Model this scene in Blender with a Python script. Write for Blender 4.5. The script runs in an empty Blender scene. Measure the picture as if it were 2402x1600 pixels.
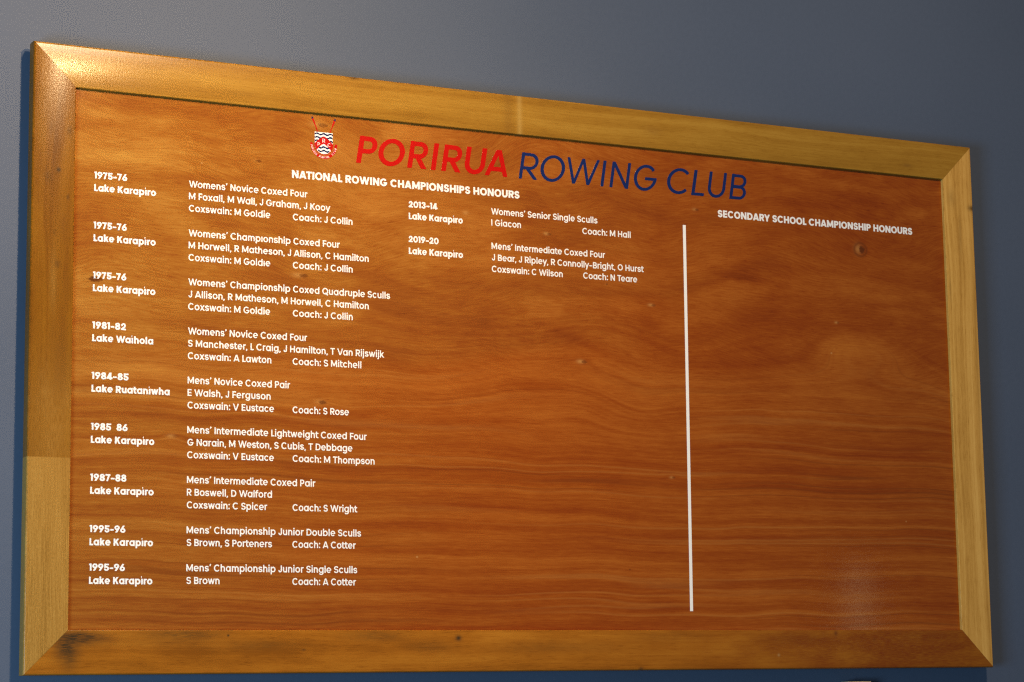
import bpy, bmesh, math, random
import numpy as np
from mathutils import Vector, Matrix
from mathutils.geometry import tessellate_polygon

random.seed(7)
SC = bpy.context.scene
COL = SC.collection

# ------------------------------------------------------------------ frame of reference
# board coordinates: x to the right, y DOWN from the outer top left corner of the board, d = depth into the wall
TOP_Z = 2.80
W, H, RAIL = 2.2126, 1.2, 0.0834
PANEL_D = 0.008
WALL_D = 0.046

def B(x, y, d=0.0):
    return Vector((x, d, TOP_Z - y))

# ------------------------------------------------------------------ camera
R = [[0.89461991, 0.01405711, -0.44660678], [0.05531828, 0.98833139, 0.14191884], [0.44339046, -0.15166894, 0.88340332]]
cv = lambda a: Vector((a[0], a[2], -a[1]))
cam_data = bpy.data.cameras.new('camera')
cam = bpy.data.objects.new('camera', cam_data)
COL.objects.link(cam)
right, up, back = cv(R[0]), -cv(R[1]), -cv(R[2])
M = Matrix((right, up, back)).transposed().to_4x4()
M.translation = B(-1.12033, 1.25296, -4.24608)
cam.matrix_world = M
cam_data.sensor_fit = 'HORIZONTAL'
cam_data.sensor_width = 36.0
cam_data.lens = 36.0 * 5456.98 / 2402.0
cam_data.clip_start = 0.05
cam_data.clip_end = 100.0
SC.camera = cam

# ------------------------------------------------------------------ light
world = bpy.data.worlds.new('World')
SC.world = world
world.use_nodes = True
bg = world.node_tree.nodes['Background']
bg.inputs[0].default_value = (0.070, 0.075, 0.088, 1)
bg.inputs[1].default_value = 1.0

def lamp(name, kind, loc, target, energy, color, **kw):
    l = bpy.data.lights.new(name, kind)
    l.energy = energy
    l.color = color
    for k, v in kw.items():
        setattr(l, k, v)
    o = bpy.data.objects.new(name, l)
    COL.objects.link(o)
    o.location = loc
    o.rotation_euler = (target - loc).to_track_quat('-Z', 'Y').to_euler()
    return o

lamp('ceiling_spot_lamp', 'SPOT', B(0.42, -0.42, -1.4), B(0.08, 0.60, 0), 90.0, (1.0, 0.66, 0.33),
     spot_size=math.radians(118), spot_blend=1.0, shadow_soft_size=0.018)
lamp('room_lamp', 'AREA', B(1.0, -1.9, -3.4), B(-0.9, 0.7, 0), 135.0, (1.0, 0.78, 0.54), shape='DISK', size=0.4)
lamp('window_light', 'AREA', B(-3.1, 1.75, -3.0), B(0.0, 0.8, 0), 200.0, (0.40, 0.71, 1.0), shape='RECTANGLE', size=1.6, size_y=1.6)
lamp('far_window_light', 'AREA', B(4.66, 0.93, -4.0), B(1.83, 1.1, 0), 0.17, (1.0, 0.90, 0.50), shape='RECTANGLE', size=0.05, size_y=0.42)

SC.cycles.use_denoising = False
SC.cycles.filter_width = 1.25
SC.view_settings.view_transform = 'Standard'
SC.view_settings.look = 'None'
SC.view_settings.exposure = 0.0
SC.view_settings.gamma = 1.0
SC.view_settings.use_curve_mapping = False

# ------------------------------------------------------------------ node helper
class NT:
    def __init__(self, name):
        self.mat = bpy.data.materials.new(name)
        self.mat.use_nodes = True
        self.t = self.mat.node_tree
        self.bsdf = self.t.nodes['Principled BSDF']

    def node(self, typ, **kw):
        n = self.t.nodes.new(typ)
        for k, v in kw.items():
            setattr(n, k, v)
        return n

    def put(self, sock, v):
        if isinstance(v, bpy.types.NodeSocket):
            self.t.links.new(v, sock)
        else:
            sock.default_value = v

    def m(self, op, a, b=None, c=None, clamp=False):
        n = self.node('ShaderNodeMath', operation=op, use_clamp=clamp)
        self.put(n.inputs[0], a)
        if b is not None:
            self.put(n.inputs[1], b)
        if c is not None:
            self.put(n.inputs[2], c)
        return n.outputs[0]

    def add(self, *a):
        r = a[0]
        for x in a[1:]:
            r = self.m('ADD', r, x)
        return r

    def mul(self, a, b):
        return self.m('MULTIPLY', a, b)

    def vec(self, x, y, z=0.0):
        n = self.node('ShaderNodeCombineXYZ')
        self.put(n.inputs[0], x); self.put(n.inputs[1], y); self.put(n.inputs[2], z)
        return n.outputs[0]

    def noise(self, x, y, z=0.0, detail=2.0, rough=0.5, dist=0.0):
        n = self.node('ShaderNodeTexNoise')
        n.inputs['Scale'].default_value = 1.0
        n.inputs['Detail'].default_value = detail
        n.inputs['Roughness'].default_value = rough
        n.inputs['Distortion'].default_value = dist
        self.put(n.inputs['Vector'], self.vec(x, y, z))
        return n.outputs['Fac']

    def step(self, v, lo, hi):
        n = self.node('ShaderNodeMapRange', interpolation_type='SMOOTHSTEP')
        self.put(n.inputs[0], v)
        n.inputs[1].default_value = lo; n.inputs[2].default_value = hi
        n.inputs[3].default_value = 0.0; n.inputs[4].default_value = 1.0
        return n.outputs[0]

    def ramp(self, v, stops):
        n = self.node('ShaderNodeValToRGB')
        el = n.color_ramp.elements
        while len(el) < len(stops):
            el.new(0.5)
        for e, (p, c) in zip(el, stops):
            e.position = p
            e.color = (c[0], c[1], c[2], 1)
        self.put(n.inputs[0], v)
        return n.outputs[0]

    def mix(self, f, a, b, blend='MIX'):
        n = self.node('ShaderNodeMix', data_type='RGBA', blend_type=blend)
        self.put(n.inputs['Factor'], f)
        col = lambda v: v if isinstance(v, bpy.types.NodeSocket) else (v[0], v[1], v[2], 1)
        self.put(n.inputs[6], col(a)); self.put(n.inputs[7], col(b))
        return n.outputs[2]

    def ell(self, x, y, cx, cy, rx, ry, rot=0.0):
        """normalised elliptical distance squared"""
        dx, dy = self.m('SUBTRACT', x, cx), self.m('SUBTRACT', y, cy)
        if rot:
            c, s = math.cos(rot), math.sin(rot)
            dx, dy = self.add(self.mul(dx, c), self.mul(dy, s)), self.add(self.mul(dy, c), self.mul(dx, -s))
        a, b = self.mul(dx, 1 / rx), self.mul(dy, 1 / ry)
        return self.add(self.mul(a, a), self.mul(b, b))

    def gauss(self, d2):
        return self.m('POWER', 2.718281828, self.mul(d2, -1.0))

    def bump(self, height, strength, dist):
        n = self.node('ShaderNodeBump')
        n.inputs['Strength'].default_value = strength
        n.inputs['Distance'].default_value = dist
        self.put(n.inputs['Height'], height)
        self.t.links.new(n.outputs[0], self.bsdf.inputs['Normal'])

    def coords(self):
        """object coordinates turned to board x and board y (down)"""
        tc = self.node('ShaderNodeTexCoord')
        s = self.node('ShaderNodeSeparateXYZ')
        self.t.links.new(tc.outputs['Object'], s.inputs[0])
        return s.outputs[0], self.mul(s.outputs[2], -1.0), s.outputs[1]

# ------------------------------------------------------------------ materials
def wall_paint():
    n = NT('blue_grey_wall_paint')
    x, y, d = n.coords()
    big = n.noise(n.mul(x, 1.3), n.mul(y, 1.3), 3.0, 3)
    fine = n.noise(n.mul(x, 420), n.mul(y, 420), 1.0, 3, 0.65)
    mid = n.noise(n.mul(x, 90), n.mul(y, 90), 2.0, 2)
    f = n.add(n.mul(big, 0.45), n.mul(fine, 0.40), n.mul(mid, 0.15))
    c = n.ramp(f, [(0.25, (0.059, 0.078, 0.116)), (0.75, (0.085, 0.108, 0.157))])
    n.put(n.bsdf.inputs['Base Color'], c)
    n.bsdf.inputs['Roughness'].default_value = 0.62
    n.bsdf.inputs['Specular IOR Level'].default_value = 0.3
    n.bump(n.add(n.mul(fine, 0.7), n.mul(mid, 0.9)), 0.28, 0.0008)
    return n.mat

KNOTS = [  # x, y, rx, ry, darkness, pale, displacement
    (0.128, 0.453, 0.024, 0.0075, 0.95, 0.0, 0.018),
    (0.4582, 0.1920, 0.010, 0.0040, 0.75, 0.2, 0.006),
    (0.5890, 0.1060, 0.018, 0.0060, 0.55, 0.7, 0.014),
    (0.5490, 0.4170, 0.016, 0.0060, 0.65, 0.8, 0.012),
    (0.5937, 0.6690, 0.014, 0.0060, 0.75, 0.5, 0.012),
    (0.5000, 0.5393, 0.012, 0.0060, 0.35, 0.3, 0.008),
    (0.2872, 0.7481, 0.012, 0.0045, 0.30, 0.7, 0.008),
    (1.8972, 0.2648, 0.0130, 0.0135, 0.95, 0.7, 0.030),
    (1.1033, 0.2900, 0.0085, 0.0040, 0.55, 0.9, 0.006),
    (1.1807, 0.5577, 0.0115, 0.0050, 0.65, 1.0, 0.010),
    (1.3526, 0.4264, 0.0090, 0.0040, 0.55, 0.9, 0.006),
    (1.4675, 0.2079, 0.0080, 0.0040, 0.60, 0.6, 0.006),
    (0.9164, 0.2605, 0.0090, 0.0050, 0.10, 0.7, 0.004),
    (1.8275, 0.4359, 0.0060, 0.0030, 0.50, 0.9, 0.004),
    (1.3928, 0.7950, 0.0070, 0.0035, 0.55, 0.7, 0.005),
    (0.3900, 0.4980, 0.0050, 0.0030, 0.45, 0.3, 0.003),
    (1.2420, 0.3880, 0.0040, 0.0030, 0.60, 0.2, 0.002),
]

def panel_wood():
    n = NT('varnished_veneer')
    x, y, d = n.coords()
    # the figure of the veneer: large lazy waves in the upper part, straight grain in the lower part
    calm = n.step(y, 0.34, 0.78)                                   # 0 = lively, 1 = straight
    wild = n.m('SUBTRACT', 1.0, calm)
    w1 = n.m('SUBTRACT', n.noise(n.mul(x, 1.9), n.mul(y, 3.2), 4.3, 1.5, 0.45), 0.5)
    w2 = n.m('SUBTRACT', n.noise(n.mul(x, 6.0), n.mul(y, 8.0), 9.1, 1.0), 0.5)
    w3 = n.m('SUBTRACT', n.noise(n.mul(x, 2.6), n.mul(y, 1.2), 21.0, 1.0), 0.5)
    s = n.add(y, n.mul(w1, n.add(0.03, n.mul(wild, 0.26))), n.mul(w2, n.add(0.010, n.mul(wild, 0.016))),
              n.mul(w3, 0.045))
    # bellies of the grain seen in the lower middle and the two islands on the right
    for cx, cy, rx, ry, a in [(1.11, 0.615, 0.16, 0.09, 0.030), (1.30, 0.64, 0.09, 0.07, -0.018),
                              (1.02, 0.765, 0.20, 0.06, -0.014), (1.55, 0.40, 0.13, 0.065, 0.055),
                              (1.885, 0.49, 0.11, 0.060, 0.070), (0.60, 0.25, 0.18, 0.05, 0.03),
                              (0.86, 0.34, 0.12, 0.05, -0.04), (1.24, 0.50, 0.14, 0.05, 0.05)]:
        s = n.add(s, n.mul(n.gauss(n.ell(x, y, cx, cy, rx, ry)), a))
    dark, pale = None, None
    ragged = n.mul(n.m('SUBTRACT', n.noise(n.mul(x, 150.0), n.mul(y, 420.0), 5.0, 2.0, 0.6), 0.5), 1.6)
    for kx, ky, rx, ry, kd, kp, disp in KNOTS:
        q = n.ell(x, y, kx, ky, rx, ry)
        s = n.add(s, n.mul(n.gauss(n.mul(q, 0.16)), disp))
        qc = n.add(n.ell(x, y, kx + rx * 0.30 * (kp > 0.5), ky, rx * 0.72, ry * 0.80), ragged)
        core = n.mul(n.m('SUBTRACT', 1.0, n.step(qc, 0.25, 1.05)), kd)
        halo = n.mul(n.gauss(n.mul(n.ell(x, y, kx - rx * 0.50, ky - ry * 0.1, rx * 0.75, ry * 0.85), 1.0)), kp)
        dark = core if dark is None else n.m('MAXIMUM', dark, core)
        pale = halo if pale is None else n.m('MAXIMUM', pale, halo)
    # bull's eye ring round the large knot
    q = n.m('SQRT', n.ell(x, y, 1.8972, 0.2648, 0.0165, 0.0150))
    ring = n.gauss(n.mul(n.m('POWER', n.m('ABSOLUTE', n.m('SUBTRACT', q, 1.0)), 2.0), 26.0))
    dark = n.m('MAXIMUM', dark, n.mul(ring, 0.5))
    # growth bands: coarse, medium, thin
    b1 = n.noise(n.mul(x, 0.55), n.mul(s, 15.0), 1.7, 2.0, 0.5)
    b2 = n.noise(n.mul(x, 1.1), n.mul(s, 52.0), 5.5, 2.0, 0.55)
    b3 = n.noise(n.mul(x, 2.4), n.mul(s, 170.0), 8.8, 2.0, 0.55)
    blot = n.noise(n.mul(x, 3.4), n.mul(y, 5.5), 13.0, 3.0, 0.55)
    tilt = n.add(y, n.mul(n.m('SUBTRACT', n.noise(n.mul(x, 2.3), n.mul(y, 3.0), 51.0, 1.0), 0.5), n.mul(wild, 0.22)))
    fib = n.noise(n.mul(x, 30.0), n.mul(tilt, 430.0), 2.2, 2.5, 0.65)
    dash = n.noise(n.mul(x, 60.0), n.mul(tilt, 300.0), 61.0, 1.0, 0.5)
    dash = n.step(dash, 0.60, 0.78)
    mott = n.noise(n.mul(x, 9.0), n.mul(tilt, 24.0), 71.0, 3.0, 0.6)
    grit = n.noise(n.mul(x, 330.0), n.mul(y, 560.0), 6.2, 2.0, 0.6)
    # a few distinct thin dark growth lines
    ln = n.noise(n.mul(x, 0.35), n.mul(s, 24.0), 31.0, 1.0, 0.5)
    line = n.gauss(n.mul(n.m('POWER', n.m('ABSOLUTE', n.m('SUBTRACT', ln, 0.5)), 2.0), 5200.0))
    line = n.mul(n.mul(line, calm), n.step(n.noise(n.mul(x, 1.2), n.mul(s, 9.0), 41.0, 1.0), 0.46, 0.60))
    wts = [(b1, 0.30, 0.02), (b2, 0.06, 0.30), (b3, 0.02, 0.16), (blot, 0.34, -0.22), (mott, 0.24, -0.10), (fib, 0.28, -0.04), (grit, 0.10, 0.0)]
    v, tot = 0.0, 0.0
    for src, w0, dw in wts:                                          # weights slide from the lively to the straight grained part
        wt = n.add(w0, n.mul(calm, dw))
        v = n.add(v, n.mul(src, wt)); tot = n.add(tot, wt)
    mid = n.m('DIVIDE', v, tot)
    for cx, cy, rx, ry, rot, a in [(1.56, 0.395, 0.12, 0.034, -0.25, 0.050), (1.885, 0.490, 0.085, 0.036, 0.0, 0.050), (1.60, 0.352, 0.10, 0.008, 0.10, -0.06),
                              (1.885, 0.440, 0.09, 0.008, 0.0, -0.035), (1.20, 0.525, 0.14, 0.010, 0.35, -0.055), (1.34, 0.45, 0.04, 0.05, 0.0, -0.05),
                              (1.12, 0.46, 0.12, 0.05, 0.3, 0.035), (0.30, 0.33, 0.09, 0.05, 0.6, 0.05), (0.62, 0.45, 0.07, 0.045, 0.5, 0.055), (0.80, 0.36, 0.07, 0.03, -0.5, 0.05),
                              (0.25, 0.20, 0.10, 0.025, 0.0, 0.03), (0.30, 0.11, 0.18, 0.018, 0.05, -0.045), (0.76, 0.105, 0.05, 0.02, -0.4, 0.05),
                              (1.92, 0.14, 0.16, 0.030, -0.12, -0.05), (2.05, 0.175, 0.12, 0.012, -0.35, 0.05), (1.70, 0.30, 0.22, 0.016, 0.05, 0.035),
                              (0.45, 0.66, 0.26, 0.020, 0.0, 0.045), (0.40, 0.76, 0.20, 0.012, 0.0, -0.03), (0.55, 1.055, 0.35, 0.012, 0.0, 0.03), (1.75, 0.80, 0.30, 0.03, 0.05, -0.03)]:
        mid = n.add(mid, n.mul(n.gauss(n.ell(x, y, cx, cy, rx, ry, rot)), a))
    mid = n.m('SUBTRACT', mid, n.mul(dash, n.add(0.022, n.mul(wild, 0.035))))
    c = n.ramp(mid, [(0.345, (0.190, 0.042, 0.0065)), (0.44, (0.275, 0.072, 0.0098)), (0.50, (0.330, 0.103, 0.0140)),
                     (0.56, (0.395, 0.145, 0.025)), (0.65, (0.490, 0.215, 0.042))])
    # colour runs redder towards the right and the lower, straight grained part
    red = n.step(n.add(x, n.mul(n.m('SUBTRACT', blot, 0.5), 0.7), n.mul(n.m('SUBTRACT', b1, 0.5), 0.8), n.mul(calm, 0.62)), 0.25, 1.75)
    c = n.mix(red, n.mix(1.0, c, (0.96, 1.08, 0.95), 'MULTIPLY'), n.mix(1.0, c, (0.86, 0.58, 0.32), 'MULTIPLY'))
    gl = n.gauss(n.mul(n.m('POWER', n.m('ABSOLUTE', n.m('SUBTRACT', ln, 0.43)), 2.0), 2600.0))
    gl = n.mul(n.mul(gl, calm), n.step(n.noise(n.mul(x, 1.0), n.mul(s, 7.0), 47.0, 1.0), 0.42, 0.62))
    c = n.mix(n.mul(gl, 0.20), c, (0.50, 0.22, 0.045))
    c = n.mix(n.mul(line, 0.50), c, (0.16, 0.035, 0.005))
    c = n.mix(n.mul(dark, 0.92), c, (0.095, 0.022, 0.004))
    c = n.mix(n.mul(pale, n.m('SUBTRACT', 0.50, n.mul(dark, 0.5))), c, (0.56, 0.30, 0.085))
    # pin holes and pale flecks
    vo = n.node('ShaderNodeTexVoronoi')
    vo.inputs['Scale'].default_value = 1.0
    n.put(vo.inputs['Vector'], n.vec(n.mul(x, 11.0), n.mul(y, 13.0), 0.4))
    fl = n.m('SUBTRACT', 1.0, n.step(vo.outputs['Distance'], 0.010, 0.040))
    sep = n.node('ShaderNodeSeparateColor')
    n.t.links.new(vo.outputs['Color'], sep.inputs[0])
    c = n.mix(n.mul(fl, n.mul(n.step(sep.outputs[0], 0.55, 0.8), 0.5)), c, (0.55, 0.30, 0.10))
    c = n.mix(n.mul(fl, n.mul(n.step(sep.outputs[1], 0.7, 0.9), 0.55)), c, (0.09, 0.02, 0.004))
    n.put(n.bsdf.inputs['Base Color'], c)
    n.put(n.bsdf.inputs['Roughness'], n.add(0.055, n.mul(grit, 0.05)))
    n.bsdf.inputs['Specular IOR Level'].default_value = 0.42
    n.bump(n.add(n.mul(fib, 0.5), n.mul(grit, 0.5), n.mul(n.noise(n.mul(x, 9), n.mul(y, 22), 17.0, 2), 0.5)), 0.10, 0.0004)
    return n.mat

def rail_wood(name, vertical, stops, seed, stains=(), joint=None, seam=None, band=(0.6, 34.0), mottled=0.25, spec=0.17):
    """timber of one frame rail; stains = (x, y, rx, ry, strength, colour)"""
    n = NT(name)
    x, y, d = n.coords()
    a, u = (y, x) if vertical else (x, y)
    u = n.add(u, n.mul(d, 0.8))
    wv = n.m('SUBTRACT', n.noise(n.mul(a, 2.2), n.mul(u, 6.0), seed, 1.5), 0.5)
    s = n.add(u, n.mul(wv, 0.035))
    b1 = n.noise(n.mul(a, band[0]), n.mul(s, band[1]), seed + 3, 2.0, 0.5)
    b2 = n.noise(n.mul(a, 2.0), n.mul(s, 190.0), seed + 5, 2.0, 0.55)
    fib = n.noise(n.mul(a, 60.0), n.mul(s, 900.0), seed + 7, 2.0, 0.6)
    blot = n.noise(n.mul(a, 7.0), n.mul(u, 26.0), seed + 11, 3.0, 0.6)
    grit = n.noise(n.mul(x, 420.0), n.mul(y, 420.0), seed + 13, 2.0, 0.6)
    tot = 0.45 + 0.22 + 0.16 + mottled + 0.14
    v = n.mul(n.add(n.mul(b1, 0.45), n.mul(b2, 0.22), n.mul(fib, 0.16), n.mul(blot, mottled), n.mul(grit, 0.14)), 1 / tot)
    pore = n.step(n.noise(n.mul(a, 38.0), n.mul(s, 620.0), seed + 17, 1.0, 0.5), 0.56, 0.74)
    v = n.m('SUBTRACT', v, n.mul(pore, 0.085))
    c = n.ramp(v, [(0.37, stops[0]), (0.485, stops[1]), (0.60, stops[2])])
    if joint:                                                        # a second length of paler timber glued on below y = joint[0]
        jy, st = joint
        v2 = n.mul(n.add(n.mul(n.noise(n.mul(a, 14.0), n.mul(u, 520.0), seed + 20, 2.0, 0.6), 0.55),
                         n.mul(n.noise(n.mul(a, 150.0), n.mul(u, 520.0), seed + 22, 2.0), 0.45),
                         n.mul(n.noise(n.mul(a, 2.0), n.mul(u, 40.0), seed + 24, 2.0), 0.35)), 1 / 1.35)
        c2 = n.ramp(v2, [(0.34, st[0]), (0.50, st[1]), (0.66, st[2])])
        c = n.mix(n.step(y, jy - 0.0012, jy + 0.0012), c, c2)
    if seam is not None:                                             # pale glue seam across the rail
        c = n.mix(n.mul(n.gauss(n.ell(x, y, seam, 0.03, 0.006, 9.0)), 0.38), c, (0.52, 0.33, 0.09))
        c = n.mix(n.mul(n.gauss(n.ell(x, y, seam - 0.026, 0.05, 0.013, 9.0)), 0.28), c, (0.17, 0.075, 0.014))
    for sx, sy, rx, ry, k, colr in stains:
        dst = n.m('SUBTRACT', blot, 0.5)
        q = n.add(n.ell(x, y, sx, sy, rx, ry), n.mul(dst, 2.2 if max(rx, ry) > 0.015 else 0.3))
        c = n.mix(n.mul(n.m('MULTIPLY', n.gauss(n.m('MAXIMUM', q, 0.0)), n.add(0.45, n.mul(n.step(fib, 0.35, 0.62), 0.55)) if max(rx, ry) > 0.015 else 1.0), k), c, colr)
    n.put(n.bsdf.inputs['Base Color'], c)
    n.put(n.bsdf.inputs['Roughness'], n.add(0.10, n.mul(grit, 0.24)))
    n.bsdf.inputs['Specular IOR Level'].default_value = spec
    cross = n.noise(n.mul(x, 330.0), n.mul(y, 60.0), seed + 31, 1.0)
    n.bump(n.add(n.mul(fib, 0.5), n.mul(grit, 0.8), n.mul(cross, 0.8), n.mul(blot, 0.15)), 0.115, 0.0006)
    return n.mat

def plain(name, color, rough=0.45, spec=0.4, var=0.06, scale=160.0):
    n = NT(name)
    x, y, d = n.coords()
    f = n.noise(n.mul(x, scale), n.mul(y, scale), 1.0, 2.0)
    c = n.ramp(f, [(0.3, tuple(q * (1 - var) for q in color)), (0.7, tuple(min(1, q * (1 + var)) for q in color))])
    n.put(n.bsdf.inputs['Base Color'], c)
    n.bsdf.inputs['Roughness'].default_value = rough
    n.bsdf.inputs['Specular IOR Level'].default_value = spec
    return n.mat

M_WALL = wall_paint()
M_PANEL = panel_wood()
GOLD = ((0.2424, 0.1043, 0.011), (0.3232, 0.1525, 0.0176), (0.395, 0.2046, 0.0287))
BROWN = ((0.1324, 0.0425, 0.0023), (0.1896, 0.0667, 0.0038), (0.2398, 0.0933, 0.006))
UMBERISH = ((0.2182, 0.0659, 0.0052), (0.3247, 0.1053, 0.0083), (0.4059, 0.1482, 0.0134))
PALE2 = ((0.4118, 0.1882, 0.031), (0.5929, 0.3024, 0.062), (0.7247, 0.4032, 0.098))
UMBER = (0.060, 0.030, 0.010)
SOOT = (0.035, 0.024, 0.012)
M_TOP = rail_wood('top_rail_timber', False, GOLD, 2.0, [
    (0.42, 0.060, 0.035, 0.006, 0.35, (0.20, 0.10, 0.02)), (1.36, 0.045, 0.020, 0.010, 0.30, (0.22, 0.10, 0.02)),
    (0.66, 0.003, 0.010, 0.003, 0.7, UMBER), (2.03, 0.060, 0.012, 0.004, 0.5, (0.18, 0.08, 0.016))], seam=1.036)
M_LEFT = rail_wood('left_rail_timber', True, BROWN, 40.0, [
    (0.0518, 0.2479, 0.0042, 0.0045, 0.85, SOOT), (0.0705, 0.300, 0.0030, 0.0055, 0.6, UMBER),
    (0.0575, 0.355, 0.020, 0.060, 0.45, (0.15, 0.055, 0.009)), (0.031, 0.262, 0.008, 0.010, 0.4, UMBER),
    (0.036, 0.165, 0.006, 0.012, 0.5, (0.13, 0.05, 0.01)), (0.045, 0.46, 0.007, 0.060, 0.35, (0.40, 0.22, 0.045)), (0.055, 0.74, 0.06, 0.13, 0.75, (0.34, 0.160, 0.028)),
    (0.072, 0.17, 0.005, 0.009, 0.5, UMBER), (0.068, 0.48, 0.016, 0.09, 0.55, (0.14, 0.048, 0.007)), (0.06, 0.62, 0.018, 0.07, 0.45, (0.15, 0.055, 0.008)), (0.03, 0.12, 0.025, 0.05, 0.4, (0.15, 0.06, 0.01)), (0.052, 0.43, 0.006, 0.008, 0.5, UMBER), (0.046, 0.37, 0.004, 0.006, 0.5, (0.12, 0.045, 0.006))],
    joint=(0.797, ((0.235, 0.108, 0.017), (0.350, 0.172, 0.032), (0.445, 0.238, 0.052))), mottled=0.40)
M_BOTTOM = rail_wood("bottom_rail_timber", False, UMBERISH, 73.0, [
    (0.080, 1.152, 0.022, 0.020, 1.0, SOOT), (0.110, 1.132, 0.055, 0.013, 0.95, SOOT), (0.085, 1.172, 0.014, 0.02, 0.6, UMBER), (0.30, 1.126, 0.085, 0.011, 0.75, UMBER),
    (0.26, 1.142, 0.10, 0.010, 0.30, UMBER), (0.44, 1.145, 0.10, 0.011, 0.42, (0.10, 0.045, 0.01)), (0.70, 1.128, 0.065, 0.012, 0.45, UMBER),
    (0.3956, 1.1273, 0.0022, 0.0022, 0.95, SOOT), (0.8816, 1.1329, 0.0060, 0.0055, 0.9, SOOT), (0.82, 1.150, 0.05, 0.012, 0.30, UMBER),
    (1.10, 1.150, 0.14, 0.012, 0.30, UMBER), (1.36, 1.130, 0.09, 0.012, 0.35, (0.13, 0.05, 0.01)), (1.789, 1.1239, 0.0050, 0.0060, 0.75, (0.05, 0.018, 0.012)),
    (1.70, 1.135, 0.10, 0.012, 0.5, (0.12, 0.042, 0.008)), (2.02, 1.130, 0.08, 0.010, 0.45, (0.13, 0.045, 0.008)), (1.89, 1.137, 0.004, 0.004, 0.5, UMBER), (1.30, 1.197, 0.006, 0.004, 0.7, UMBER), (1.95, 1.155, 0.42, 0.090, 1.0, (0.195, 0.040, 0.0065)),
    (0.55, 1.155, 0.004, 0.002, 0.6, UMBER), (1.64, 1.170, 0.003, 0.003, 0.5, (0.42, 0.26, 0.10))], mottled=0.45, band=(0.9, 28.0))
M_RIGHT = rail_wood('right_rail_timber', True, PALE2, 111.0, [
    (2.2085, 0.146, 0.010, 0.0065, 0.85, UMBER), (2.150, 0.125, 0.012, 0.022, 0.50, (0.21, 0.105, 0.025)),
    (2.172, 0.22, 0.004, 0.050, 0.35, (0.20, 0.10, 0.025)), (2.1375, 0.34, 0.0025, 0.03, 0.5, (0.16, 0.08, 0.018)),
    (2.205, 0.60, 0.006, 0.60, 0.35, (0.30, 0.155, 0.035))], band=(0.35, 70.0), mottled=0.18)
M_WHITE = plain('white_vinyl', (0.87, 0.845, 0.79), 0.5, 0.3, 0.02)
M_RED = plain('red_vinyl', (0.46, 0.0045, 0.0025), 0.32, 0.14, 0.03)
M_BLUE = plain('blue_vinyl', (0.008, 0.020, 0.098), 0.32, 0.14, 0.03)
M_NAVY = plain('navy_vinyl', (0.007, 0.014, 0.075), 0.32, 0.14, 0.03)
M_STEEL = plain('pale_steel', (0.55, 0.50, 0.42), 0.35, 0.5, 0.08)
M_CREAM = plain('pale_pine', (0.46, 0.36, 0.25), 0.5, 0.4, 0.25, 60.0)
M_PAPER = plain('card_backing', (0.45, 0.42, 0.36), 0.8, 0.2, 0.05)

# ------------------------------------------------------------------ mesh helper
def link_mesh(name, verts, faces, mats, parent=None, smooth_angle=None, mat_idx=None):
    me = bpy.data.meshes.new(name)
    me.from_pydata([tuple(v) for v in verts], [], faces)
    for mt in (mats if isinstance(mats, (list, tuple)) else [mats]):
        me.materials.append(mt)
    if mat_idx is not None:
        me.polygons.foreach_set('material_index', mat_idx)
    me.validate()
    me.update()
    o = bpy.data.objects.new(name, me)
    COL.objects.link(o)
    if parent is not None:
        o.parent = parent
    if smooth_angle:
        bm = bmesh.new(); bm.from_mesh(me)
        bmesh.ops.recalc_face_normals(bm, faces=bm.faces)
        for f in bm.faces:
            f.smooth = True
        for e in bm.edges:
            if len(e.link_faces) == 2 and e.calc_face_angle(0) > smooth_angle:
                e.smooth = False
        bm.to_mesh(me); bm.free()
    return o

# children of the board keep board-local coordinates: (x, depth, -y) with the board's Empty at its outer top left corner
def L(x, y, d):
    return (x, d, -y)

# ------------------------------------------------------------------ wall
def build_wall():
    x0, x1, z0, z1, t = -3.2, 5.2, 0.0, 4.2, 0.10
    v = [(x0, 0, z0), (x1, 0, z0), (x1, 0, z1), (x0, 0, z1), (x0, t, z0), (x1, t, z0), (x1, t, z1), (x0, t, z1)]
    f = [(0, 1, 2, 3), (5, 4, 7, 6), (4, 0, 3, 7), (1, 5, 6, 2), (3, 2, 6, 7), (4, 5, 1, 0)]
    o = link_mesh('wall', v, f, M_WALL)
    o.location = (0, WALL_D, 0)
    o['kind'] = 'structure'
    return o
build_wall()

# ------------------------------------------------------------------ board
board = bpy.data.objects.new('honours_board', None)
COL.objects.link(board)
board.location = B(0, 0, 0)
board.empty_display_size = 0.1
board['label'] = 'large framed wooden honours board with white lettering hung on the blue-grey wall'
board['category'] = 'honours board'

def build_panel():
    m = RAIL + 0.0003
    x0, x1, y0, y1, d0, d1 = m, W - m, m, H - m, PANEL_D, 0.022
    v = [L(x0, y1, d0), L(x1, y1, d0), L(x1, y0, d0), L(x0, y0, d0), L(x0, y1, d1), L(x1, y1, d1), L(x1, y0, d1), L(x0, y0, d1)]
    f = [(0, 1, 2, 3), (5, 4, 7, 6), (4, 0, 3, 7), (1, 5, 6, 2), (3, 2, 6, 7), (4, 5, 1, 0)]
    return link_mesh('panel', v, f, M_PANEL, board)
build_panel()

def rail_profile():
    """(u from the outer edge, depth)"""
    ro, ri = 0.0042, 0.0016
    p = [(0.0, 0.0285)]
    for k in range(7):
        a = math.pi / 2 * k / 6
        p.append((ro - ro * math.cos(a), ro - ro * math.sin(a)))
    for k in range(5):
        a = math.pi / 2 * k / 4
        p.append((RAIL - ri + ri * math.sin(a), ri - ri * math.cos(a)))
    p.append((RAIL, 0.0285))
    return p

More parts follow.
